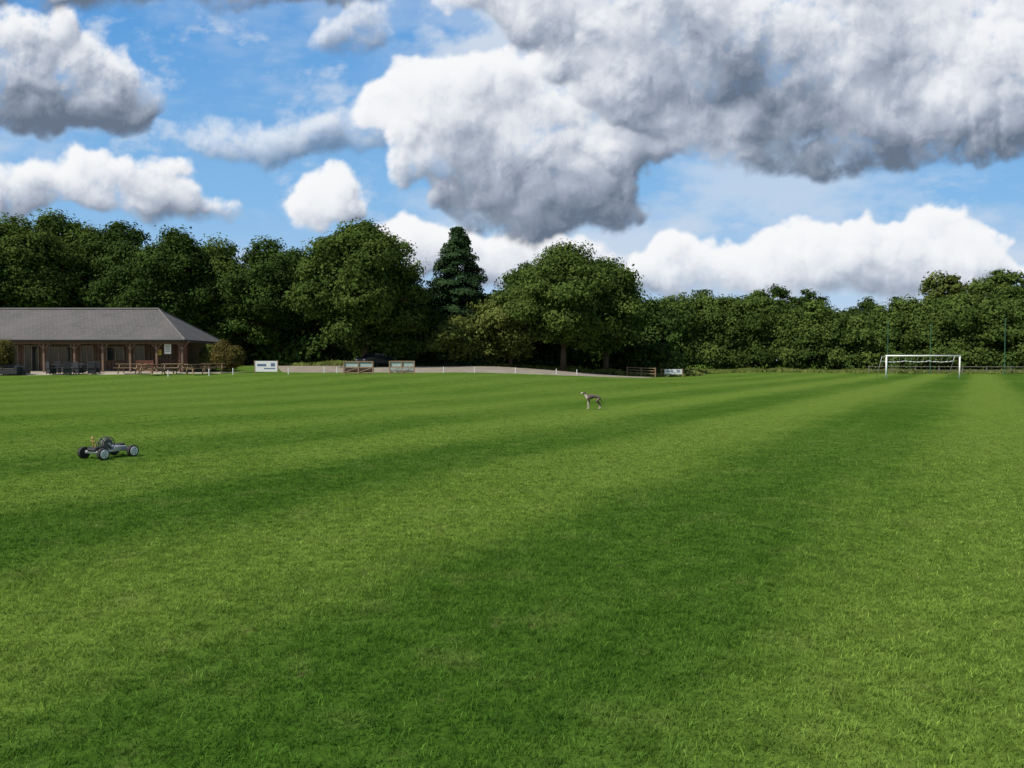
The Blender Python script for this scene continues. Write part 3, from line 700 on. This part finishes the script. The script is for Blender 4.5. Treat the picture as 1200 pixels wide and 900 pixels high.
def cloud(majors,base,seed,dark=0.0,alpha=1.0,spots=(),warp=1.0,bs=14,wisp=1.0,ed=1.0,L=34.0,kk=.30,bil=1.0,gr=.34,bn=14,fuzz=0.0):
    global sky
    r=np.random.default_rng(seed); P=[]
    for(cx,cy,rx,ry) in majors:
        R=(rx+ry)/2; P.append((cx,cy,rx,ry,0.0,.30*R+8))
        for i in range(13):
            a=r.uniform(-.25,math.pi+.25) if r.random()<.75 else r.uniform(0,6.28)
            q=r.uniform(.40,.98); x1=cx+math.cos(a)*rx*q; y1=cy-math.sin(a)*ry*q; k=r.uniform(.20,.46); z1=.30*R*math.sqrt(max(0,1-q*q))
            P.append((x1,y1,R*k*1.12,R*k*.94,z1,R*k*.8))
            for j in range(6):
                a2=r.uniform(0,6.28); q2=r.uniform(.4,1.05); k2=R*k*r.uniform(.22,.55)
                P.append((x1+math.cos(a2)*R*k*q2,y1-math.sin(a2)*R*k*q2,k2*1.1,k2*.95,z1+R*k*.8*math.sqrt(max(0,1-min(1,q2)**2))*.9,k2*.8))
    P=np.array(P)
    x0,x1=P[:,0].min()-P[:,2].max()-30,P[:,0].max()+P[:,2].max()+30; y0,y1=P[:,1].min()-P[:,3].max()-30,base+60
    ci=np.where((px>x0)&(px<x1))[0]; ri=np.where((py>y0)&(py<y1))[0]
    cs=slice(ci[0],ci[-1]+1); rs=slice(ri[0],ri[-1]+1)
    gx=GX[rs,cs];gy=GY[rs,cs]
    wx=gx+warp*(fbm(gx,gy,70,3,seed+1)*16+fbm(gx,gy,22,5,seed+2,.6)*9)
    wy=gy+warp*(fbm(gx,gy,70,3,seed+3)*16+fbm(gx,gy,22,5,seed+4,.6)*9)
    Hh=np.full(gx.shape,-10.0); A=np.zeros(gx.shape)
    pxx=gx[0];pyy=gy[:,0]
    for(cx,cy,rx,ry,z,hr) in P:
        c=np.where((pxx>cx-rx-28)&(pxx<cx+rx+28))[0]; q=np.where((pyy>cy-ry-28)&(pyy<cy+ry+28))[0]
        if len(c)<1 or len(q)<1: continue
        S=(slice(q[0],q[-1]+1),slice(c[0],c[-1]+1))
        d2=((wx[S]-cx)/rx)**2+((wy[S]-cy)/ry)**2
        h=np.where(d2<1,z+hr*np.sqrt(np.clip(1-d2,0,1)),-10)
        Hh[S]=np.maximum(Hh[S],h); A[S]=np.maximum(A[S],sstep((1-d2)/.35))
    basem=sstep((base-wy+8+fbm(gx,gy,70,6,seed+12,.6)*bn)/bs)
    en=fbm(gx,gy,46,7,seed+21,.62)
    bl=fbm(wx,wy,46,5,seed+41,.52,bil=True)
    Am=blur(A,2)*.45+blur(A,10)*.55
    dens=np.clip((Am+en*.50*wisp+bl*.12-.26)/.75,0,1)*basem
    Dn=dens*(.55+.45*np.clip((Hh+10)/40,0,1.5)+.9*bil*np.clip(bl+.25,-.3,.6)+.5*en)
    Dn=np.clip(Dn,0,None)
    tau=0;pr=0
    for st in(2,5,9,14,20,28,38,52,70):
        k=max(1,int(st*.2)); tau=tau+blur(shift(Dn,int(-st*.5),int(st*.85)),k)*(st-pr)*ST; pr=st
    Tl=np.exp(-np.clip(tau,0,None)/L)
    tau2=0;pr=0
    for st in(2,4,7,11): tau2=tau2+shift(Dn,int(-st*.5),int(st*.85))*(st-pr)*ST; pr=st
    loc=(Dn*11*ST-tau2)/(11*ST)
    dxp=np.gradient(pxx)[None,:];dyp=np.gradient(pyy)[:,None]
    def lam(k):
        Hs=blur(Hh,k)
        Hx=np.gradient(Hs,axis=1)/dxp; Hy=np.gradient(Hs,axis=0)/dyp
        nl=np.sqrt(Hx*Hx+Hy*Hy+1.6); return (-Hx*(-.45)+(-Hy)*(-.72)+.55)/nl-.40
    l=.20*lam(3)+.40*lam(6)+.40*lam(12)
    t=(base-wy)/(base-P[:,1].min()+P[:,3].mean()*.3); grad=sstep((t+.02)/.85)
    s=.13+.64*Tl+gr*grad+kk*l*1.4+.30*np.clip(loc,-.5,.7)+fbm(gx,gy,130,6,seed+9,.5)*.28+dark
    for(sx_,sy_,sr,am) in spots: s=s+am*np.exp(-(((wx-sx_)/sr)**2+((wy-sy_)/(sr*.8))**2))
    s=np.where(s>.75,.75+.25*np.tanh((s-.75)/.25*.8),s); s=np.clip(s,0,1)
    al=sstep(dens/(.42*ed))*alpha
    sky[rs,cs]=sky[rs,cs]*(1-al[...,None])+shadecol(s)*al[...,None]
cloud([(700,322,20,9),(760,325,34,16),(805,305,42,26),(855,312,40,24),(905,302,45,30),(955,300,45,32),(1005,296,45,32),(1055,290,45,34),(1100,278,46,32),(1145,292,36,30),(1010,335,160,22),(860,338,130,18),(1190,330,60,20)],366,31,dark=.12,bs=54,ed=1.6,L=60,wisp=1.2)
cloud([(470,280,30,24),(500,292,42,30),(548,306,50,26),(610,306,50,24),(665,300,40,18),(700,312,40,14)],350,32,dark=.10,bs=38,ed=1.6,L=60,wisp=1.2)
cloud([(-20,262,60,26),(20,225,60,34),(80,215,55,28),(140,218,60,28),(190,240,50,28),(240,252,45,20),(275,262,24,10),(175,198,36,14)],288,33,dark=.03,bs=54,ed=2.2,wisp=1.6,L=50)
cloud([(230,155,40,20),(265,165,50,26),(320,172,60,22),(380,165,50,20),(430,150,45,25)],215,34,dark=-.06,alpha=.75,bs=48,ed=2.8,wisp=1.6,L=40)
cloud([(394,220,27,26),(382,240,36,20),(415,244,25,16),(360,262,26,8)],278,35,dark=.10,bs=30,ed=1.6,wisp=1.3,L=45)
cloud([(478,112,50,32),(530,130,56,46),(590,125,58,46),(645,108,46,30),(700,135,75,46),(745,165,45,34),(650,190,95,58),(555,190,75,52),(620,232,105,44),(700,228,66,40),(570,240,60,34),(680,245,70,30),(495,175,48,40),(530,100,40,26),(690,90,60,30),(440,140,30,18)],286,36,dark=.0,spots=((495,110,50,.26),(605,165,34,.36),(690,150,60,.2),(555,200,40,-.08),(460,175,45,.26),(700,180,40,.2),(640,260,100,-.12)),bs=30,ed=1.9,wisp=1.25,L=46,bn=9)
cloud([(600,-5,110,30),(680,25,100,50),(800,60,120,80),(900,60,120,85),(1000,90,120,85),(1100,70,110,80),(1190,95,110,90),(840,165,62,42),(930,175,90,45),(1040,165,100,48),(1150,160,90,42),(1260,140,120,70),(980,20,150,60),(1150,0,150,60),(760,110,60,50),(700,80,60,30)],230,37,dark=.03,spots=((835,190,50,.36),(1125,55,75,.34),(1190,30,60,.25),(970,85,34,.25),(1000,198,150,-.12),(690,80,90,.22),(1090,110,50,.12),(870,70,80,-.10)),bs=44,ed=2.1,wisp=1.3,L=62,bn=12)
cloud([(20,60,85,52),(40,115,85,62),(105,110,66,50),(150,130,44,40),(182,112,26,26),(-60,110,80,70)],200,38,dark=-.02,spots=((105,85,55,.22),(160,85,36,.22),(20,40,60,.05),(60,165,100,-.12)),bs=40,ed=2.1,wisp=1.4,L=46,bn=10)
cloud([(40,-8,120,28),(200,-12,110,24),(330,-10,100,24),(430,-18,70,22)],24,39,dark=-.08,bs=34,ed=2.4,wisp=1.4)
cloud([(405,45,34,20),(440,52,28,18),(392,58,22,12),(430,32,28,16)],86,40,dark=-.16,alpha=.85,bs=40,ed=2.8,wisp=1.7)
for k,(cx,cy) in enumerate([(-500,150),(-900,220),(-1500,180),(1700,160),(2200,220),(2900,180),(-2100,200),(3400,200)]):
    cloud([(cx+random.uniform(-150,150),cy+random.uniform(-50,40),random.uniform(80,160),random.uniform(40,80)) for _ in range(5)],cy+70,60+k,bs=40)
haze=np.clip(1-(424-GY)/130,0,1)[...,None]*.35
sky=sky*(1-haze)+lin((205,220,235))*haze
U=(GX-600)/F; Vv=(HOR-GY)/F; n=np.sqrt(1+U*U+Vv*Vv); R=3200
Pp=np.stack([U/n*R,1/n*R,Vv/n*R+CAMZ],-1)
ny,nx=GX.shape
colr=np.concatenate([sky,np.ones((ny,nx,1))],-1)
me=np_mesh('sky',Pp.reshape(-1,3),grid_faces(nx,ny),{'sky_col':('FLOAT_COLOR',colr)},smooth=True)
sm,nt,out=new_mat('sky_clouds'); at=nt.nodes.new('ShaderNodeAttribute'); at.attribute_name='sky_col'
em=nt.nodes.new('ShaderNodeEmission'); nt.links.new(at.outputs['Color'],em.inputs['Color']); nt.links.new(em.outputs[0],out.inputs[0])
try: sm.cycles.emission_sampling='NONE'
except Exception: pass
me.materials.append(sm); link(bpy.data.objects.new('sky',me))

# ---------------------------------------------------------------- light, world, camera
w=bpy.data.worlds.new('World'); scene.world=w; w.use_nodes=True; nt=w.node_tree
bg=nt.nodes['Background']; st=nt.nodes.new('ShaderNodeTexSky'); st.sky_type='NISHITA'; st.sun_disc=False
st.sun_elevation=SUN_EL; st.sun_rotation=SUN_AZ; nt.links.new(st.outputs[0],bg.inputs[0]); bg.inputs[1].default_value=.10
sd=bpy.data.lights.new('sun','SUN'); sd.energy=4.7; sd.angle=math.radians(.5); sd.color=(1,.955,.88)
so=bpy.data.objects.new('sun',sd); link(so)
dirv=Vector((math.sin(SUN_AZ)*math.cos(SUN_EL),math.cos(SUN_AZ)*math.cos(SUN_EL),math.sin(SUN_EL)))
so.rotation_euler=dirv.to_track_quat('Z','Y').to_euler(); so.location=(0,0,50)
cd=bpy.data.cameras.new('camera'); cam=bpy.data.objects.new('camera',cd); link(cam)
cd.sensor_width=36; cd.lens=36*F/1200; cd.clip_end=9000; cd.clip_start=.05
cam.location=(0,0,CAMZ); cam.rotation_euler=(math.radians(90)-math.atan((450-HOR)/F),0,0)
scene.camera=cam
scene.view_settings.view_transform='Standard'; scene.view_settings.look='None'; scene.view_settings.exposure=0
